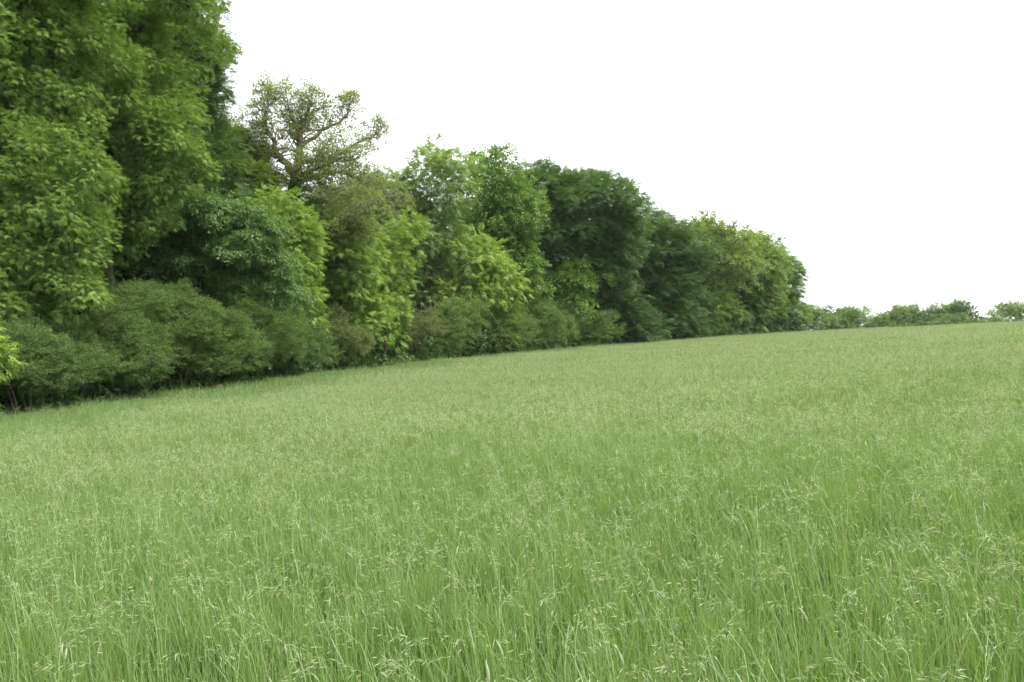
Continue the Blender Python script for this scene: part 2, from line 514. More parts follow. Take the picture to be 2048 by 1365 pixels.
def crown_points(lobes, rc, rng, fill=1.0, flat=.8, rb_k=.44, zmin=.3):
    """bough domes over the lobes, each dome carrying leaf clumps on its upper and outer side"""
    pts, out, ends = [], [], []
    for (dx, dy, z, rx, ry, rz) in lobes:
        area = 4 * math.pi * ((rx * ry) ** 1.6 / 3 + (rx * rz) ** 1.6 / 3 + (ry * rz) ** 1.6 / 3) ** (1 / 1.6)
        rb = max(rc * 1.25, rb_k * min(rx, rz * 1.3))
        n = max(4, int(fill * area / (rb * rb * 1.9)))
        d = unit(rng.normal(0, 1, (n * 4, 3)))
        q = rng.uniform(.5, 1.0, (n * 4, 1))
        size = np.maximum(.45, 1 + .42 * rng.normal(0, 1, n * 4))
        c = np.array([dx, dy, z]) + d * q * np.maximum(.3, np.array([rx, ry, rz]) - .55 * rb) * (1 + .13 * rng.normal(0, 1, (n * 4, 1)))
        nr = unit(d / np.array([rx, ry, rz]))
        cen, got = [], 0
        for p, m, sz in zip(c, nr, size):
            if p[2] < .5: continue
            if cen and np.min(np.sum((np.array(cen) - p) ** 2 * np.array([1, 1, 1 / flat ** 2]), 1)) < (rb * .85) ** 2: continue
            cen.append(p); ends.append(p); got += 1
            r1 = rb * sz
            k = max(2, int(1.7 * math.pi * r1 * r1 * (.4 + .6 * flat) / (rc * rc * 2.0)))
            dd = unit(rng.normal(0, 1, (k, 3)) + m * .7 + np.array([0, 0, .6]))
            pp = p + dd * r1 * rng.uniform(.45, 1.05, (k, 1)) * np.array([1, 1, flat])
            for w, v in zip(pp, dd):
                if w[2] > zmin:
                    pts.append(w); out.append(unit(v + m * .6))
            if got >= n: break
    return np.array(pts), np.array(out), np.array(ends)


def foliage(name, parent, species, C, Nn, rc, s, rng, dens=1.0, tint0=0.5, bias=(0, 0, 0)):
    kind, area, flat, droop, lai = SPEC[species]
    per = .33 * lai * dens * math.pi * rc * rc / (area * s * s)
    Ps, X, U, Ti = [], [], [], []
    for c, m in zip(C, Nn):
        r0 = rc * rng.uniform(.7, 1.3)
        k = max(2, int(per * (r0 / rc) ** 2 * rng.uniform(.75, 1.25)))
        d = unit(rng.normal(0, 1, (k, 3)) + m * .55 + np.array([0, 0, .35]))
        q = rng.uniform(.15, 1, (k, 1)) ** .45
        off = d * q * r0 * np.array([1, 1, flat])
        hor = np.linalg.norm(off[:, :2], axis=1)
        off[:, 2] -= droop * .5 * hor * hor / r0
        Ps.append(c + off)
        x = d * np.array([1, 1, .5]) + m * .35 + rng.normal(0, .42, (k, 3)); x[:, 2] -= droop * rng.uniform(.2, 1.1, k)
        x = x + np.array(bias)
        X.append(x)
        U.append(np.array([0, 0, 1.]) + d * .45 + rng.normal(0, .22, (k, 3)))
        Ti.append(np.clip(tint0 + rng.normal(0, .10) + rng.normal(0, .10, k), 0, 1))
    Ps = np.concatenate(Ps); N = len(Ps)
    rot = frames_to_euler(np.concatenate(X), np.concatenate(U))
    o = scatter_object(name, SPRIG[kind], [M[species], M['twig'] if kind == 'thorn' else M['bark']], Ps, rot,
                       s * rng.uniform(.75, 1.25, N), np.concatenate(Ti), rng.integers(0, 4, N), parent)
    STATS[0] += N
    return o


STATS = [0]


def thing(name, x, y, label, cat, group=None, sink=0.0):
    e = bpy.data.objects.new(name, None)
    COL.objects.link(e)
    e.empty_display_size = .5
    e.location = (x, y, float(gz(x, y)) - sink)
    return tag(e, label, cat, group)


def build_tree(name, species, x, y, lobes, label, cat='tree', seed=1, rc=None, s=None, dens=1.0, tint=.5, group=None,
               depth=1.0, limbs=6, stems=1, bark='bark', trunk_r=None, fill=1.0, lean=0.0, zmin=.3, rb_k=.44, bias=(0, 0, 0)):
    rng = np.random.default_rng(seed)
    dist = math.hypot(x, y)
    L6 = [(l[0], rng.uniform(-.35, .35) * l[2], l[1], l[2], l[2] * depth, l[3]) if len(l) == 4 else l for l in lobes]
    if len(L6) > 1 or L6[0][3] > 2:
        for _ in range(4):                       # smaller side boughs that break up the outline
            l = L6[rng.integers(0, len(L6))]
            d = unit(rng.normal(0, 1, 3) + np.array([0, 0, .5]))
            f = rng.uniform(.28, .45)
            L6.append((l[0] + d[0] * l[3] * .9, l[1] + d[1] * l[4] * .9, l[2] + d[2] * l[5] * .9, l[3] * f, l[4] * f, l[5] * f))
    s = s or min(2.1, max(.6, dist / 62.0))
    rmax = max(l[3] for l in L6)
    rc = rc or min(1.3, max(.5, dist / 90.0))
    C, Nn, ENDS = crown_points(L6, rc, rng, fill, SPEC[species][2], rb_k=rb_k, zmin=zmin)
    e = thing(name, x, y, label, cat, group)
    top = max(l[2] + l[5] for l in L6)
    low = min(l[2] for l in L6)
    cx = sum(l[0] * l[3] for l in L6) / sum(l[3] for l in L6)
    k = 9
    paths_tr = []
    allb = []
    for st in range(stems):
        t = np.linspace(0, 1, k)
        h = top * (.78 if stems == 1 else .5 + .2 * rng.uniform())
        off = np.zeros(2) if stems == 1 else rng.uniform(-.5, .5, 2)
        tip = np.array([cx * .5 + lean, 0]) + (rng.uniform(-1, 1, 2) * rmax * .6 if stems > 1 else 0)
        tr = np.stack([off[0] + tip[0] * t ** 1.6 + .02 * h * np.sin(t * 5 + seed), off[1] + tip[1] * t ** 1.6 + .02 * h * np.sin(t * 4 + 2 * seed), -.2 + t * (h + .2)], -1)
        allb.append(tr)
    own = np.argmin(np.stack([np.min(np.linalg.norm(ENDS[:, None] - tr[None, 3:], axis=2), axis=1) for tr in allb]), 0)
    for st, tr in enumerate(allb):
        sel = ENDS[own == st]
        r0 = trunk_r or max(.05, .017 * top)
        if stems > 1: r0 *= .5
        t = np.linspace(0, 1, k)
        rad = r0 * (1 - .85 * t ** .9) * (1 + .6 * np.exp(-t * 14))
        tpaths = [(tr, rad)]
        if len(sel):
            br, _ = grow_limbs(tr[2:], sel, rng, max(.008, .0011 * top))
            groups = {}
            for pts, rr, ro in br:
                groups.setdefault(ro, []).append((pts, np.minimum(rr, r0 * .6)))
            big = sorted(groups.values(), key=lambda q: -len(q))
            for gq in big[:limbs if stems == 1 else 2]:
                link('limb', tubes_mesh('limb', gq, M[bark]), e)
            for gq in big[limbs if stems == 1 else 2:]:
                tpaths += gq
        link('trunk' if stems == 1 else 'stem', tubes_mesh('trunk', tpaths, M[bark]), e)
    foliage('crown', e, species, C, Nn, rc, s, rng, dens, tint, bias)
    return e


# ------------------------------------------------------------------ the wood, from the near end to the far end
TREES = [
    # name, species, x, y, lobes (dx, height, radius, half height), label, options
    ('ash_tree', 'ash', -20.9, 32, [(1.9, 14.6, 3.7, 3.6), (0.6, 19.4, 4.3, 3.6), (2.6, 9.5, 2.7, 2.6), (3.5, 6.5, 1.9, 1.9), (0.9, 4.9, 2.5, 1.4), (4.3, 5.0, 1.0, 0.9)],
     'nearest tall ash tree, filling the left edge with drooping mid-green boughs', dict(tint=.66, dens=1.1, s=.42, fill=.5, rb_k=.40, rc=.42)),
    ('ash_tree', 'ash', -19.2, 40, [(1.5, 15.4, 3.3, 3.5), (-0.1, 22.0, 4.7, 4.0), (3.1, 11.4, 1.9, 2.1), (0.8, 9.1, 2.1, 1.9), (4.1, 18.9, 1.6, 0.9), (-1.1, 5.8, 1.2, 1.4)],
     'tall yellow-green ash tree second from the left edge, top cut off by the frame', dict(tint=.72, dens=1.1, s=.47, fill=.5, rb_k=.42, rc=.45)),
    ('hornbeam_tree', 'hornbeam', -21.0, 50, [(1.2, 19.2, 2.8, 4.4), (1.2, 13.6, 3.1, 3.8), (0.3, 25.3, 2.9, 3.5), (-0.3, 9.2, 3.5, 2.9)],
     'very tall dark green tree against the sky behind the left ash trees', dict(tint=.45)),
    ('beech_tree', 'beechy', -22.0, 63, [(0.4, 15.6, 3.0, 2.6), (2.2, 17.4, 1.5, 1.5), (-0.7, 11.5, 3.7, 3.3), (3.2, 14.0, 2.4, 1.9), (3.0, 11.5, 2.6, 2.2)],
     'thin yellowish beech with layered branches left of the gnarled oak', dict()),
    ('elm_tree', 'elm', -16.7, 45, [(0.8, 9.3, 2.8, 1.0), (3.0, 8.2, 1.9, 1.5), (4.1, 6.4, 1.2, 1.7), (-2.4, 8.4, 2.6, 1.2), (-1.0, 6.6, 2.6, .9)],
     'blue-green broad-leaved tree arching over the dark hollow behind the hedge', dict(dens=1.25, s=.78, bias=(.55, -.35, -.30), fill=.8)),
    ('ash_tree', 'ashy', -15.2, 57, [(-0.3, 10.6, 1.7, 1.6), (0.5, 7.7, 1.6, 2.8), (0.7, 4.7, 1.5, 1.8)],
     'slim bright green ash right beside the blue-green arching tree', dict(tint=.58, fill=1.1)),
    ('ash_tree', 'ashy', -12.7, 65, [(-0.4, 8.2, 2.6, 3.0), (0.4, 4.4, 1.9, 2.3), (-1.9, 5.5, 1.7, 2.3)],
     'low bright green ash with hanging skirts below the oak\'s bare lower limb', dict(tint=.6, fill=1.2)),
    ('ash_tree', 'ashy', -10.6, 71, [(-0.4, 8.6, 2.0, 3.0), (-0.2, 4.0, 1.6, 2.8), (1.7, 10.2, 0.9, 0.9)],
     'narrow fresh green ash whose foliage hangs almost to the grass', dict(tint=.62, fill=1.25)),
    ('ash_tree', 'ashp', -8.1, 84, [(0.2, 17.2, 3.7, 3.2), (-0.5, 12.5, 3.5, 3.0), (-1.7, 8.0, 2.2, 3.0), (3.0, 18.6, 1.7, 1.7), (-3.0, 15.2, 1.8, 2.4)],
     'tall pale airy ash just right of the oak, sky showing through', dict()),
    ('ash_tree', 'ashy', -3.2, 86, [(-0.5, 9.3, 2.9, 2.9), (2.5, 7.1, 1.9, 2.4), (-1.5, 5.9, 2.9, 2.2)],
     'rounded yellow-green ash standing in front in the middle of the wood edge', dict(tint=.72)),
    ('maple_tree', 'maple', -0.8, 93, [(-0.5, 17.0, 3.8, 3.8), (1.1, 13.5, 2.0, 3.2), (-3.5, 20.0, 1.9, 1.5), (2.4, 8.0, 1.5, 3.0), (-1.6, 12.1, 3.3, 3.8)],
     'tall mid-green maple between the pale ash and the great dark beech', dict()),
    ('beech_tree', 'beech', 7.8, 105, [(-1.2, 16.6, 6.3, 6.0), (2.7, 16.8, 5.2, 4.8), (-4.9, 19.8, 3.2, 2.8), (0.0, 10.5, 6.8, 4.3), (4.9, 13.5, 3.4, 4.3)],
     'great dark green beech with a broad layered dome', dict(limbs=9, tint=.46, s=1.25)),
    ('beech_tree', 'beech', 20.8, 120, [(-0.7, 13.2, 4.8, 4.9), (2.1, 9.0, 3.7, 5.6), (-1.4, 5.8, 4.4, 4.9), (4.3, 13.0, 2.4, 3.4), (-1.8, 18.3, 2.1, 1.8)],
     'dark beech sweeping down to the field right of the great beech', dict(tint=.44, s=1.35)),
    ('maple_tree', 'maple', 6.9, 101, [(0.0, 6.6, 2.8, 2.5), (-1.8, 4.8, 2.1, 2.1)],
     'small rounded green maple under the great dark beech', dict(tint=.6)),
    ('hazel_tree', 'hazel', 13.5, 109, [(-0.2, 6.2, 2.0, 2.6), (0.0, 3.4, 2.1, 2.2)],
     'young light green sapling with big leaves below the beeches', dict(tint=.6, trunk_r=.08)),
    ('oak_tree', 'tan', 32.9, 138, [(-2.0, 14.5, 4.7, 4.5), (2.8, 12.9, 4.0, 4.0), (-0.8, 8.0, 3.2, 4.0)],
     'olive-tan oak with a rounded crown towards the far end of the wood', dict(fill=1.15)),
    ('ash_tree', 'ash', 42.8, 150, [(-0.4, 13.1, 4.4, 5.1), (-0.4, 6.5, 4.2, 5.1)],
     'tall fresh green ash next to last at the far end of the wood', dict(tint=.55, dens=1.3, fill=1.15)),
    ('ash_tree', 'ash', 51.1, 162, [(0.1, 10.2, 3.4, 6.6), (0.9, 4.3, 3.0, 3.4), (1.4, 2.6, 2.4, 2.0)],
     'last ash tree of the wood, its edge against the white sky', dict(tint=.35, dens=1.4, fill=1.15)),
    ('ash_tree', 'ashy', 30.6, 137, [(0.0, 5.6, 2.3, 2.7), (-0.4, 3.2, 2.1, 2.3)],
     'low bright yellow-green ash in front of the olive-tan oak', dict(tint=.6)),
    ('field_maple', 'ash', 35.2, 141, [(0.0, 3.1, 2.5, 2.0)],
     'low round green bush at the foot of the olive-tan oak', dict(tint=.45)),
    ('ash_sapling', 'ashy', -15.6, 24, [(0.7, 2.4, 0.55, 0.45), (0.2, 2.0, .6, .5), (.3, 3.0, .5, .4)],
     'bright ash sapling tip poking in at the left edge above the hedge', dict(trunk_r=.03, tint=.6, s=.55, rc=.22, dens=1.2)),
    # trees that stand behind the front row
    ('ash_tree', 'ashp', -15.9, 80.5, [(-.6, 12.6, 4.4, 3.2), (3.2, 16.0, 2.8, 2.5), (0.6, 15.0, 2.4, 2.0), (4.4, 11.5, 2.6, 3.0)],
     'hazy green ash seen through the bare oak limbs', dict(limbs=4)),
    ('hornbeam_tree', 'hornbeam', -18.3, 62, [(0.0, 10.4, 3.5, 3.6), (2.9, 6.7, 2.4, 3.6)],
     'dark tree inside the wood behind the slim bright ash', dict(limbs=3)),
    ('hornbeam_tree', 'hornbeam', -12.1, 92, [(0.0, 8.7, 3.2, 5.9)],
     'dark tree inside the wood left of the pale airy ash', dict(limbs=3)),
    ('hornbeam_tree', 'hornbeam', -6.2, 112, [(0.0, 13.0, 4.6, 6.5), (-2.0, 6.4, 5.3, 3.9)],
     'dark tree deep inside the wood behind the pale airy ash', dict(limbs=3, dens=.7)),
    ('hornbeam_tree', 'hornbeam', 2.5, 120, [(0.0, 11.9, 5.6, 8.0)],
     'dark tree deep inside the wood behind the maple', dict(limbs=3, dens=.8)),
    ('hornbeam_tree', 'hornbeam', 16.2, 128, [(0.8, 11.0, 6.0, 7.6)],
     'dark tree deep inside the wood between the two beeches', dict(limbs=3, dens=.8)),
    ('hornbeam_tree', 'hornbeam', 31.3, 150, [(0.0, 9.4, 5.3, 6.9)],
     'dark tree inside the wood behind the olive-tan oak', dict(limbs=3, dens=.8)),
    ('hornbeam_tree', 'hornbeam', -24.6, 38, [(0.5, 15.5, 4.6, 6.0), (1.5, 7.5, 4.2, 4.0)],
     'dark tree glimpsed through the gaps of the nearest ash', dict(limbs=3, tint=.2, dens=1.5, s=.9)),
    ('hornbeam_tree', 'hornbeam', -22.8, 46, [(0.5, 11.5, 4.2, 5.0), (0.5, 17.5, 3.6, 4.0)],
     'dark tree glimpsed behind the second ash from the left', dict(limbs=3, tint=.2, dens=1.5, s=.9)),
]
SHRUBS = [
    ('hawthorn_shrub', 'thorn', -17.2, 29.5, [(-0.2, 2.1, 1.7, 0.8), (0.9, 1.8, 1.1, 0.5)],
     'dark hawthorn shrub at the left edge of the picture', dict(tint=.2)),  # low tint puts the shade it stands in into the leaf colour
    ('hawthorn_shrub', 'thorn', -17.0, 32.4, [(0.0, 1.9, 1.5, 0.7), (0.9, 1.6, 1.0, 0.5)],
     'low dark hawthorn between the left edge and the second shrub of the hedge', dict(tint=.28)),
    ('hawthorn_shrub', 'thorn', -16.9, 35.5, [(0.0, 2.3, 2.0, 1.1), (1.1, 1.8, 1.4, 0.6)],
     'low dark green hawthorn just left of the largest domed one', dict(tint=.32)),
    ('hawthorn_shrub', 'thorn', -15.9, 40, [(0.0, 3.2, 2.3, 1.6), (-1.6, 3.9, 1.4, 1.1), (1.5, 2.6, 1.7, 1.3)],
     'largest domed hawthorn shrub of the hedge, olive green', dict(tint=.5)),
    ('hawthorn_shrub', 'thorn', -15.6, 45.5, [(0.0, 2.6, 1.7, 1.2), (.9, 2.1, 1.3, .8)],
     'hawthorn between the largest domed one and the broad sloping one', dict(tint=.5)),
    ('hawthorn_shrub', 'thorn', -14.9, 50, [(-1.5, 3.2, 2.0, 1.6), (1.2, 2.6, 2.0, 1.3)],
     'broad sloping hawthorn shrub below the blue-green arching tree', dict(tint=.58)),
    ('hawthorn_shrub', 'thorn', -14.2, 55.5, [(0.0, 2.2, 1.8, 1.0), (.8, 1.9, 1.2, .7)],
     'low hawthorn left of the brownish twiggy blackthorn', dict(tint=.5)),
    ('blackthorn_shrub', 'thornb', -12.8, 61.5, [(-.2, 3.1, 1.5, 1.4), (1.1, 2.2, 1.4, 0.9), (-1.3, 2.3, 1.2, .8)],
     'brownish twiggy blackthorn shrub in front of the low bright ash', dict(tint=.5)),
    ('blackthorn_shrub', 'thornb', -8.4, 74, [(0.2, 2.9, 1.3, 1.2), (-.9, 2.0, 1.1, .8), (1.2, 2.2, 1.1, .7)],
     'dark brownish twiggy shrub right of the narrow fresh ash', dict(tint=.3)),
    ('hawthorn_shrub', 'thorn', -6.6, 77.5, [(0.0, 2.3, 1.9, 1.1)],
     'low hawthorn touching the dark brownish twiggy shrub', dict(tint=.5)),
    ('hawthorn_shrub', 'thorn', -4.9, 80, [(-0.2, 3.3, 2.3, 2.1)],
     'upright green hawthorn right of the dark brownish twiggy shrub', dict(tint=.7)),
    ('hawthorn_shrub', 'thorn', -1.2, 87, [(0.0, 2.8, 2.4, 1.8), (-1.6, 2.2, 1.6, 1.1)],
     'soft green hawthorn below the rounded yellow-green ash', dict(tint=.7)),
    ('hawthorn_shrub', 'thorn', 1.0, 90, [(0.0, 2.4, 1.9, 1.3)],
     'low hawthorn between the soft green one and the rounded olive one', dict(tint=.6)),
    ('hawthorn_shrub', 'thorn', 2.6, 93.5, [(0.3, 3.0, 2.3, 2.1)],
     'rounded olive hawthorn below the tall maple', dict(tint=.6)),
    ('hawthorn_shrub', 'thorn', 5.6, 97, [(0.0, 2.4, 2.1, 1.3)],
     'low hawthorn in front of the small rounded maple', dict(tint=.62)),
    ('hawthorn_shrub', 'thorn', 8.5, 102, [(-0.9, 2.6, 2.5, 1.8), (2.1, 2.1, 2.0, 1.3)],
     'farthest hawthorn of the hedge, beside the young sapling', dict(tint=.55)),
]
for i, (nm, sp, x, y, lb, lab, op) in enumerate(TREES):
    build_tree(nm, sp, x, y, lb, lab, 'tree' if nm not in ('field_maple',) else 'bush', seed=101 + 7 * i, **op)
for i, (nm, sp, x, y, lb, lab, op) in enumerate(SHRUBS):
    build_tree(nm, sp, x, y, lb, lab, 'shrub', seed=501 + 7 * i, stems=5, bark='twig', rc=max(.42, y / 115.),
               s=max(.8, y / 52.), fill=.9, zmin=1.35 if y < 60 else 1.2, group='thorn shrubs of the hedge', **op)

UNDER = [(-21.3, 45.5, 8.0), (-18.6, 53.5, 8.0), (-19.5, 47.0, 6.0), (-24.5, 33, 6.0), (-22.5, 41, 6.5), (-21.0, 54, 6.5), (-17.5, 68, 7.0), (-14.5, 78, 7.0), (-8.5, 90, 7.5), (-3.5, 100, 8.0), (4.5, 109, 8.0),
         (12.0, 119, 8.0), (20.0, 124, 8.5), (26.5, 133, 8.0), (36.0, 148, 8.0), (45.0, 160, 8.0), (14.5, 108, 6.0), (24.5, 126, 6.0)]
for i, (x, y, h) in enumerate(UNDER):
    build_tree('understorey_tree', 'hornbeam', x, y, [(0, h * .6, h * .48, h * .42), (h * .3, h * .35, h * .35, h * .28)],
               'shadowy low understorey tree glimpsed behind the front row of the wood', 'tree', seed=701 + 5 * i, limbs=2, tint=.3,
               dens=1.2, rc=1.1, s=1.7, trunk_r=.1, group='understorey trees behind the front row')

# ------------------------------------------------------------------ the gnarled oak
OAK = [
    [(0.0, 0, -.2), (0.04, 0, 5.71), (0.08, 0, 10.59), (0.08, 0, 13.4), (0.26, 0, 15.09), (0.53, 0, 16.6), (0.71, -0.3, 17.91), (0.86, -0.5, 19.23), (1.31, -0.5, 20.54), (1.58, -0.5, 21.48)],
    [(0.19, 0, 15.28), (-0.23, -0.5, 16.3), (-0.86, -1, 16.97), (-1.62, -1.3, 17.24), (-2.74, -1.6, 16.97), (-3.12, -1.8, 17.72), (-3.57, -2, 18.4), (-3.94, -2, 19.3)],
    [(-1.01, -1, 16.97), (-0.86, -1.2, 17.8), (-1.28, -1.4, 18.66), (-1.58, -1.6, 19.6), (-1.31, -1.7, 20.73), (-0.68, -1.7, 21.48)],
    [(0.26, 0, 15.09), (1.09, 1, 15.47), (2.14, 1.5, 16.03), (3.19, 2, 16.15), (4.39, 2.5, 15.85), (5.71, 3, 15.09)],
    [(0.08, 0, 13.52), (0.71, -1, 14.04), (1.09, -1.5, 15.02), (1.99, -2, 15.09), (2.7, -2.4, 14.27), (4.02, -2.8, 13.67), (4.96, -3, 12.77)],
    [(1.09, -1.5, 15.02), (2.14, -2, 15.47), (2.89, -2.2, 15.66), (4.02, -2.4, 16.22), (5.15, -2.6, 16.15)],
    [(0.64, -0.3, 18.1), (1.58, 0.4, 18.85), (2.52, 0.8, 19.79), (3.64, 1, 20.54), (4.21, 1, 21.29)],
    [(0.53, 0, 16.6), (1.58, 0.8, 16.9), (2.7, 1.5, 17.35), (4.02, 2, 18.4), (5.33, 2.2, 19.23), (6.27, 2.4, 19.41)],
    [(0.11, 0, 11.34), (1.2, -1.5, 11.08), (2.14, -2.2, 11.04), (3.34, -2.6, 10.66), (4.58, -2.8, 10.89), (5.15, -3, 11.53), (5.22, -3, 12.09), (6.08, -3.2, 12.02)],
    [(0.11, 0, 12.47), (1.39, 1.2, 13.52), (2.7, 1.8, 13.67), (4.02, 2.4, 13.22), (5.9, 3, 13.97), (7.21, 3.4, 14.34)],
    [(0.79, -0.5, 18.66), (0.26, 0.3, 19.53), (-0.11, 0.5, 20.54), (-0.3, 0.5, 21.56)],
]
OAK_R = [.50, .27, .18, .14, .18, .11, .14, .14, .24, .13, .13]


def smooth_path(p, sub, rng, wob):
    p = np.asarray(p, float); n = len(p)
    q = np.concatenate([[2 * p[0] - p[1]], p, [2 * p[-1] - p[-2]]])
    out = []
    for i in range(n - 1):
        a, b, c, d = q[i:i + 4]
        for t in np.arange(sub) / sub:
            out.append(.5 * ((2 * b) + (c - a) * t + (2 * a - 5 * b + 4 * c - d) * t * t + (3 * b - a - 3 * c + d) * t ** 3))
    out.append(p[-1]); out = np.array(out)
    out[1:-1] += rng.normal(0, wob, (len(out) - 2, 3))
    return out


def build_oak(x, y):
    low = lambda z: z if z < 12.5 else 12.5 + (z - 12.5) * .87
    rng = np.random.default_rng(77)
    e = thing('oak_tree', x, y, 'gnarled half-bare oak with twisting limbs rising against the white sky', 'tree')
    tips, nrm = [], []
    cen = np.array([1.4, 0, 16.5])
    for i, (pl, r0) in enumerate(zip(OAK, OAK_R)):
        pts = smooth_path([(p[0], p[1], low(p[2])) for p in pl], 4, rng, .05 if i else .02); k = len(pts)
        t = np.linspace(0, 1, k)
        rad = r0 * (1 - t) ** .75 + .03
        if i == 0: rad *= 1 + .5 * np.exp(-t * 25)
        paths = [(pts, rad)]
        # crooked side branches and twigs along the limb
        lo = int(k * .62) if i == 0 else int(k * .25)
        for j in range(lo, k):
            for _ in range(3 if i else 4):
                d = unit((pts[j] - cen) * .25 + rng.normal(0, 1, 3) * np.array([1, 1, .7]) + np.array([0, 0, .45]))
                L = rng.uniform(.7, 1.9)
                m = 6; tt = np.linspace(0, 1, m)[:, None]
                side = unit(np.cross(d, rng.normal(0, 1, 3)))
                bp = pts[j] + d * L * tt + side * .16 * L * np.sin(tt * 5 + rng.uniform(0, 3)) * tt + np.array([0, 0, .15 * L]) * tt * tt
                paths.append((bp, np.linspace(max(.03, rad[j] * .32), .012, m)))
                for q in range(2, m):
                    d2 = unit(d * .6 + rng.normal(0, .8, 3)); L2 = rng.uniform(.4, .9)
                    b2 = bp[q] + d2 * L2 * np.linspace(0, 1, 3)[:, None] + rng.normal(0, .04, (3, 3))
                    b2[0] = bp[q]
                    paths.append((b2, np.array([.014, .011, .007])))
                    tips.append(b2[-1]); nrm.append(d2)
        link('limb' if i else 'trunk', tubes_mesh('limb', paths, M['oakbark']), e)
    tips = np.array(tips); nrm = np.array(nrm)
    keep = rng.uniform(0, 1, len(tips)) < .66
    foliage('crown', e, 'oak', tips[keep], nrm[keep], .34, .95, rng, 3.2, .62)
    return e


build_oak(-16.6, 64)

# bleached dead stem leaning in the olive-tan oak
def build_snag(x, y):
    rng = np.random.default_rng(5)
    e = thing('dead_tree', x, y, 'bleached leaning dead trunk in front of the olive-tan oak', 'tree')
    P0 = [[(0, 0, -.2), (.1, 0, 4), (.4, 0, 8), (1.5, 0, 10.2), (1.9, 0, 12), (2.9, 0, 14)],
          [(1.5, 0, 10.2), (2.4, .2, 10.8), (3.4, .3, 11.6)], [(1.9, 0, 12), (1.4, -.2, 13), (1.5, -.2, 14)],
          [(.4, 0, 8), (1.6, .2, 8.3), (2.6, .2, 8.2)]]
    for i, (p, r) in enumerate(zip(P0, (.19, .08, .07, .08))):
        pts = smooth_path(p, 4, rng, .05)
        link('branch' if i else 'trunk', tubes_mesh('snag', [(pts, r * (1 - .85 * np.linspace(0, 1, len(pts))))], M['palebark']), e)


build_snag(32.0, 136.2)

# ------------------------------------------------------------------ far trees beyond the crest
FAR = [  # kind, x, y, top, radius, label
    ('round', 105.6, 300, 13.2, 4.4, 'leftmost far tree beyond the crest, rounded and pale green'),
    ('pine', 111.8, 300, 13.6, 3.2, 'dark pointed far pine second from the left beyond the crest'),
    ('dark', 118.1, 300, 12.6, 5.0, 'dark broad far tree right of the pointed pine'),
    ('thin', 126.2, 303, 13.6, 3.8, 'thin far tree with sky showing through its crown'),
    ('dark', 131.6, 300, 11.6, 3.4, 'small low far tree left of the domed far tree'),
    ('round', 138.4, 300, 14.4, 5.6, 'broad domed far tree in the middle of the far row'),
    ('dark', 145.4, 300, 12.6, 3.4, 'small far tree tucked between the two taller domed ones'),
    ('round', 150.4, 300, 15.2, 3.9, 'left one of the touching pair of tallest far trees'),
    ('dark', 156.0, 300, 16.2, 4.2, 'tallest far tree, right one of the touching pair'),
    ('pine', 162.2, 300, 14.4, 2.4, 'scraggy far pine standing alone right of the tallest far tree'),
    ('bush', 168.0, 300, 12.0, 4.0, 'low far bush left of the flat-topped far tree'),
    ('bush', 108.5, 296, 9.8, 3.4, 'low far bush at the foot of the leftmost far tree and the pointed pine'),
    ('bush', 115.0, 296, 9.6, 3.6, 'low far bush between the pointed pine and the dark broad far tree'),
    ('bush', 123.0, 297, 9.3, 3.4, 'low far bush left of the thin far tree'),
    ('bush', 128.8, 297, 9.0, 3.2, 'low far bush right of the thin far tree'),
    ('bush', 134.6, 297, 9.2, 3.4, 'low far bush at the left foot of the domed far tree'),
    ('bush', 142.6, 297, 9.4, 3.4, 'low far bush at the right foot of the domed far tree'),
    ('bush', 148.0, 296, 10.0, 3.4, 'low far bush in front of the touching pair of tallest far trees'),
    ('bush', 159.5, 297, 9.8, 3.2, 'low far bush left of the scraggy far pine'),
    ('bush', 164.6, 297, 10.4, 3.2, 'low far bush right of the scraggy far pine'),
    ('bush', 153.5, 296, 11.0, 3.6, 'low far bush at the right foot of the tallest far tree'),
    ('bush', 171.5, 296, 11.2, 3.4, 'low far bush under the left end of the flat-topped far tree'),
    ('bush', 178.5, 297, 11.4, 4.2, 'low far bush under the flat-topped far tree at the right edge'),
    ('umb', 177.5, 300, 15.8, 8.0, 'flat-topped bright green far tree at the right edge'),
]
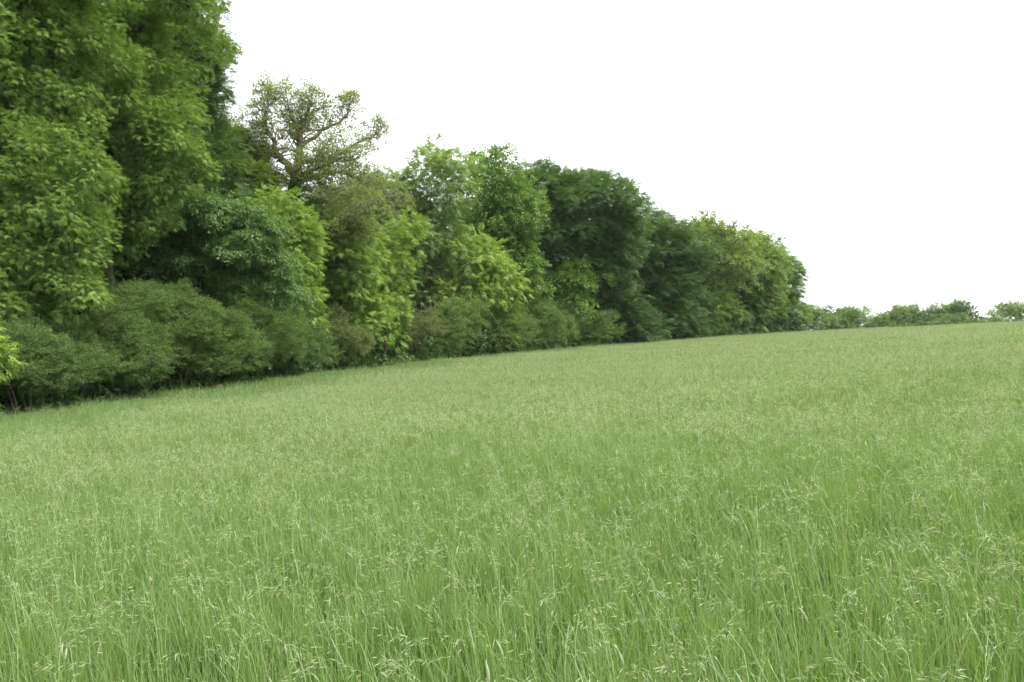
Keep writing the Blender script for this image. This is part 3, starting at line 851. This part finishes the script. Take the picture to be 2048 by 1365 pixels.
for i, (k, x, y, top, r, lab) in enumerate(FAR):
    sd = 900 + 13 * i
    if k in ('round', 'dark'):
        rg = np.random.default_rng(sd)
        lb = [(0, top - 1.9, r * .75, 1.9), (-.4 * r, top - 3.3, r * .65, 1.7), (.45 * r, top - 3.6, r * .6, 1.8), (rg.uniform(-.5, .5) * r, top - 6.5, r * .6, 1.6), (0, 4.5, r * .8, 3)]
        build_tree('far_tree', 'hazel' if k == 'round' else 'maple', x, y, lb, lab, 'tree', sd, rc=.8, s=1.9, dens=.75, limbs=5, tint=.35 if k == 'dark' else .45, group='far trees beyond the crest')
    elif k == 'pine':
        lb = [(0, top - 2, r * .45, 2), (0, top - 5, r * .9, 2.2), (0, top - 8, r, 2.5)]
        build_tree('far_pine', 'pine', x, y, lb, lab, 'tree', sd, rc=1.0, s=2.2, limbs=3, group='far trees beyond the crest')
    elif k == 'thin':
        lb = [(0, top - 2.2, r, 2.0), (0, top * .5, r * .4, top * .2)]
        build_tree('far_tree', 'hazel', x, y, lb, lab, 'tree', sd, rc=1.0, s=2.0, dens=.45, limbs=4, group='far trees beyond the crest', fill=.6)
    elif k == 'umb':
        lb = [(-2, top - 1.6, r * .7, 1.6), (3, top - 2.0, r * .8, 1.5), (0, 6.0, r * .6, 2)]
        build_tree('far_tree', 'ashp', x, y, lb, lab, 'tree', sd, rc=1.1, s=2.2, dens=.9, limbs=5, group='far trees beyond the crest')
    else:
        build_tree('far_bush', 'hazel' if i % 2 else 'maple', x, y, [(0, top * .6, r, top * .4)], lab, 'bush', sd, rc=1.2, s=2.2, limbs=3, group='far trees beyond the crest')


# ------------------------------------------------------------------ meadow grass
def blade(g, r, base, az_, H, W, bend, mi, lv):
    t = np.array([0, .35, .7, 1.0])
    d = np.array([math.cos(az_), math.sin(az_), 0])
    pts = base + np.outer(bend * H * t ** 2, d) + np.outer(H * (t - .28 * bend * t ** 3), [0, 0, 1])
    a2 = az_ + math.pi / 2 + r.uniform(-.5, .5)
    g.strip(pts, np.array([.7, 1, .75, .08]) * W, [math.cos(a2), math.sin(a2), 0], mi, lv)


def seed_stem(g, r, base, az_, H, typ, k=1.0):
    """k scales the thickness of stem and spikelets for grass seen from farther off"""
    d = np.array([math.cos(az_), math.sin(az_), 0]); up = np.array([0, 0, 1.])
    lean = r.uniform(.02, .16)
    nod = {'spike': r.uniform(0, .35), 'nod': r.uniform(.7, 1.5), 'fine': r.uniform(.05, .4)}[typ]
    t = np.linspace(0, 1, 6)
    # a stem that leans and, towards the tip, nods over
    ang = lean + nod * np.clip((t - .7) / .3, 0, 1) ** 1.5
    seg = H / 5
    pts = [np.array(base, float)]
    for a in ang[1:]:
        pts.append(pts[-1] + seg * (math.sin(a) * d + math.cos(a) * up))
    pts = np.array(pts)
    sd = np.array([-d[1], d[0], 0])
    a3 = r.uniform(0, 6.28)
    g.strip(pts, np.full(6, .0024 * k) * np.array([1.2, 1.1, 1, .9, .8, .6]), unit(sd + .6 * np.array([math.cos(a3), math.sin(a3), 0])), 1, r.uniform(.2, .8))
    tip = pts[-1]; ax = unit(pts[-1] - pts[-2])
    lv = float(r.uniform(0, 1))
    if typ == 'spike':
        L = r.uniform(.035, .065); W = r.uniform(.0026, .0045) * k
        q = np.linspace(0, 1, 5); w = np.array([.25, .9, 1, .7, .12]) * W
        bendv = d * .25 * L
        pp = tip - ax * L * .15 + np.outer(q * L, ax) + np.outer(q * q, bendv) - np.outer(q * q * L * .15, up)
        g.tube(pp, w, 2, lv, 4)
    elif typ == 'nod':
        for i in range(15):
            q = i / 14
            b = tip - ax * .14 * (1 - q)
            aa = r.uniform(0, 6.28)
            out = unit(ax * .9 + r.normal(0, .38, 3) - up * .2)
            p = b + out * r.uniform(.004, .04)
            ld = unit(out + ax * .4 - up * .45 + r.normal(0, .12, 3)); ls = unit(np.cross(ld, r.normal(0, 1, 3)))
            g.leaf(p, ld, ls, np.cross(ls, ld), r.uniform(.022, .038), r.uniform(.0026, .0042) * k, 2, float(np.clip(lv + r.normal(0, .2), 0, 1)))
    else:
        for i in range(12):
            q = i / 11
            b = tip - ax * .15 * (1 - q)
            out = unit(ax + r.normal(0, .45, 3)); p = b + out * r.uniform(0, .02) * (1.1 - q)
            ls = unit(np.cross(out, r.normal(0, 1, 3)))
            g.leaf(p, out, ls, np.cross(ls, out), r.uniform(.012, .022), r.uniform(.0035, .0055) * k, 3, lv)


def turf(seed, rad, per_m2, tuft_r, nb, hl, W, heads, k=1.0):
    """a round piece of meadow: many small tufts, each with its own height and shade, thinning out at the rim"""
    r = np.random.default_rng(seed); g = Geo()
    n = int(per_m2 * math.pi * rad * rad / nb)
    types = [t for t, _ in heads]; pr = np.array([p for _, p in heads], float)
    for i in range(n):
        q = rad * math.sqrt(r.uniform()); a = r.uniform(0, 6.28)
        c = np.array([q * math.cos(a), q * math.sin(a), -.03])
        hf = r.uniform(.8, 1.15); lv0 = r.uniform(.15, .85)
        for j in range(nb):
            base = c + np.array([r.normal(0, tuft_r), r.normal(0, tuft_r), 0])
            blade(g, r, base, r.uniform(0, 6.28), hf * r.uniform(*hl), W * r.uniform(.7, 1.3), r.uniform(.03, .62) ** 1.3, 0,
                  float(np.clip(lv0 + r.normal(0, .22), 0, 1)))
    for t, p in heads:
        for i in range(int(p * math.pi * rad * rad)):
            q = rad * math.sqrt(r.uniform()); a = r.uniform(0, 6.28)
            seed_stem(g, r, np.array([q * math.cos(a), q * math.sin(a), -.03]), r.normal(.2, 1.5), r.uniform(.50, .80), t, k)
    return g


GM = [M['blade'], M['stem'], M['head'], M['headdark']]


def vnoise(x, y, s, seed):
    r = np.random.default_rng(seed)
    v = 0; tot = 0
    for o in range(3):
        a = r.uniform(0, 6.28, 4); f = s * 1.9 ** o
        v = v + (np.sin(x * f * math.cos(a[0]) + y * f * math.sin(a[0]) + a[1]) * np.sin(x * f * math.cos(a[2]) + y * f * math.sin(a[2]) + a[3])) / 1.4 ** o
        tot += 1 / 1.4 ** o
    return v / tot


def grass(name, label, pieces, r0, r1, cell, seed, half=.72, pad=2.5):
    """lay the turf pieces on a loose hexagonal grid over the field between two ranges, each turned at random and tilted with the slope"""
    rng = np.random.default_rng(seed)
    W = r1 * half + pad
    ys = np.arange(.5, r1 + cell, cell * .866)
    xs = np.arange(-W, W + cell, cell)
    X, Y = np.meshgrid(xs, ys); X = X + (np.arange(len(ys)) % 2)[:, None] * cell * .5
    x = X.ravel() + rng.uniform(-.12, .12, X.size) * cell; y = Y.ravel() + rng.uniform(-.12, .12, X.size) * cell
    d = np.hypot(x, y)
    ok = (d >= r0) & (d < r1) & (np.abs(x) < half * y + pad) & (x > edge_x(y) + .3 * cell - .4) & (0.912 * x + 0.41 * y - 112 < 25)
    x, y = x[ok], y[ok]; n = len(x)
    z = gz(x, y)
    nx = -(gz(x + .5, y) - gz(x - .5, y)); ny = -(gz(x, y + .5) - gz(x, y - .5))
    N = unit(np.stack([nx, ny, np.ones(n)], -1))
    th = rng.uniform(0, 6.28, n)
    rot = frames_to_euler(np.cross(np.stack([-np.sin(th), np.cos(th), 0 * th], -1), N), N)
    tint = .5 + .10 * vnoise(x, y, .22, 4) + rng.normal(0, .03, n)
    sc = rng.uniform(.94, 1.06, n)
    kinds = rng.integers(0, len(pieces) - 1, n)
    strip = x - edge_x(y) < 7.5 + 3.0 * vnoise(x, y, .3, 12)
    lush = strip | (vnoise(x, y, .45, 14) > .45)
    kinds[lush] = len(pieces) - 1               # the last piece is leafy grass with hardly any heads
    tint = tint - .08 * lush - .10 * strip  # lush patches greener; along the wood the lower tint also paints its shade
    o = scatter_object(name, pieces, GM, np.stack([x, y, z], -1), rot, sc, tint, kinds)
    tag(o, label, 'grass', kind='stuff')
    STATS.append(n)
    return o


near = [turf(1000 + i, .6, 2000, .05, 14, (.24, .54), .0054, h) for i, h in enumerate([
    [('nod', 33), ('fine', 18), ('spike', 7)], [('nod', 23), ('fine', 24), ('spike', 7)], [('nod', 42), ('fine', 12), ('spike', 9)],
    [('nod', 28), ('fine', 20), ('spike', 6)], [('nod', 35), ('fine', 16), ('spike', 8)], [('nod', 16), ('fine', 9), ('spike', 3)]])]
mid = [turf(1100 + i, 1.25, 720, .08, 14, (.26, .56), .0095, h, 1.5) for i, h in enumerate([
    [('nod', 47), ('fine', 14), ('spike', 4)], [('nod', 40), ('fine', 18), ('spike', 6)], [('nod', 54), ('fine', 10), ('spike', 5)], [('nod', 5), ('fine', 3)]])]
far = [turf(1200 + i, 2.6, 185, .2, 14, (.30, .58), .026, h, 3.2) for i, h in enumerate([
    [('nod', 18), ('fine', 4), ('spike', 3)], [('nod', 21), ('fine', 3), ('spike', 2)], [('nod', 16), ('fine', 3), ('spike', 4)], [('nod', 2), ('fine', 1)]])]
grass('meadow_grass', 'tall fresh green meadow grass with nodding seed heads in the foreground', near, 2.0, 11.3, .92, 31)
grass('meadow_grass', 'meadow grass of the middle of the field, speckled with pale seed heads', mid, 10.7, 37, 1.9, 32)
grass('meadow_grass', 'distant pale meadow grass up to the wood and the crest', far, 35, 190, 3.9, 33)


# ------------------------------------------------------------------ rough verge along the wood edge: coarse grass, nettles, undergrowth
def nettle(seed):
    r = np.random.default_rng(seed); g = Geo(); up = np.array([0, 0, 1.])
    for j in range(4):
        b = r.normal(0, .12, 3) * np.array([1, 1, 0]); H = r.uniform(.5, 1.0)
        top = b + np.array([r.normal(0, .1), r.normal(0, .1), H])
        g.tube(np.array([b, (b + top) / 2, top]), [.005, .004, .002], 1)
        for i in range(14):
            q = .2 + .8 * i / 14; p = b + (top - b) * q; a = i * 1.57 + r.uniform(-.3, .3)
            d = unit([math.cos(a), math.sin(a), r.uniform(-.4, .2)]); ls = unit(np.cross(d, up + r.normal(0, .2, 3)))
            g.leaf(p, d, ls, np.cross(ls, d), .13 * (1.2 - .6 * q), .06 * (1.2 - .6 * q), 0, float(r.uniform(0, 1)))
    return g


rng = np.random.default_rng(61)
n = 2600
ty = 22 + 140 * rng.uniform(0, 1, n) ** 1.25
tx = edge_x(ty) - np.abs(rng.normal(0, .9, n)) + .1
cl = np.clip(.75 + .7 * vnoise(tx, ty, 1.1, 8), .35, 1.5)
nt = [nettle(i) for i in range(4)]
vg = scatter_object('verge_weeds', nt, [M['nettle'], M['stem']], np.stack([tx, ty, gz(tx, ty)], -1),
                    np.stack([0 * tx, 0 * tx, rng.uniform(0, 6.28, n)], -1), rng.uniform(.5, .9, n) * cl * np.clip(ty / 80, 1, 1.4),
                    rng.normal(.35, .15, n), rng.integers(0, 4, n))
tag(vg, 'dark nettles and weeds along the foot of the hedge', 'weeds')
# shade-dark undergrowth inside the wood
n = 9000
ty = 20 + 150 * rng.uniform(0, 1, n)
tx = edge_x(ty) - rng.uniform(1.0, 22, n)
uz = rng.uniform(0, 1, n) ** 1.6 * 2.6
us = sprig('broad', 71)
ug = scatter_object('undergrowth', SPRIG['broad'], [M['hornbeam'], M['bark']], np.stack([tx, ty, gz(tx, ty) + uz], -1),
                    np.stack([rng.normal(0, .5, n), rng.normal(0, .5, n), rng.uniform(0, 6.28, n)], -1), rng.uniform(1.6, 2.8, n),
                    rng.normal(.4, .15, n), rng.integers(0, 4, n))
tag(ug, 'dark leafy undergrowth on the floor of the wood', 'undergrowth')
# ------------------------------------------------------------------ thin summer haze
hz_v = np.array([(x, y, z) for z in (-14.5, 34.0) for (x, y) in ((-950, -350), (1270, -350), (1270, 1570), (-950, 1570))], float)
hz_f = [(3, 2, 1, 0), (4, 5, 6, 7), (0, 1, 5, 4), (1, 2, 6, 5), (2, 3, 7, 6), (3, 0, 4, 7)]
hm, hn, hl = new_mat('haze_air')
ho = hn.new('ShaderNodeOutputMaterial')
hv = hn.new('ShaderNodeVolumePrincipled')
hv.inputs['Color'].default_value = (0.92, 0.95, 1.0, 1)
hv.inputs['Density'].default_value = 0.00007
hl.new(hv.outputs[0], ho.inputs['Volume'])
haze = link('haze', raw_mesh('haze', hz_v, np.array(hz_f).ravel(), np.full(6, 4), None, [hm]))
tag(haze, 'thin pale haze in the air over the field', 'haze', kind='stuff')
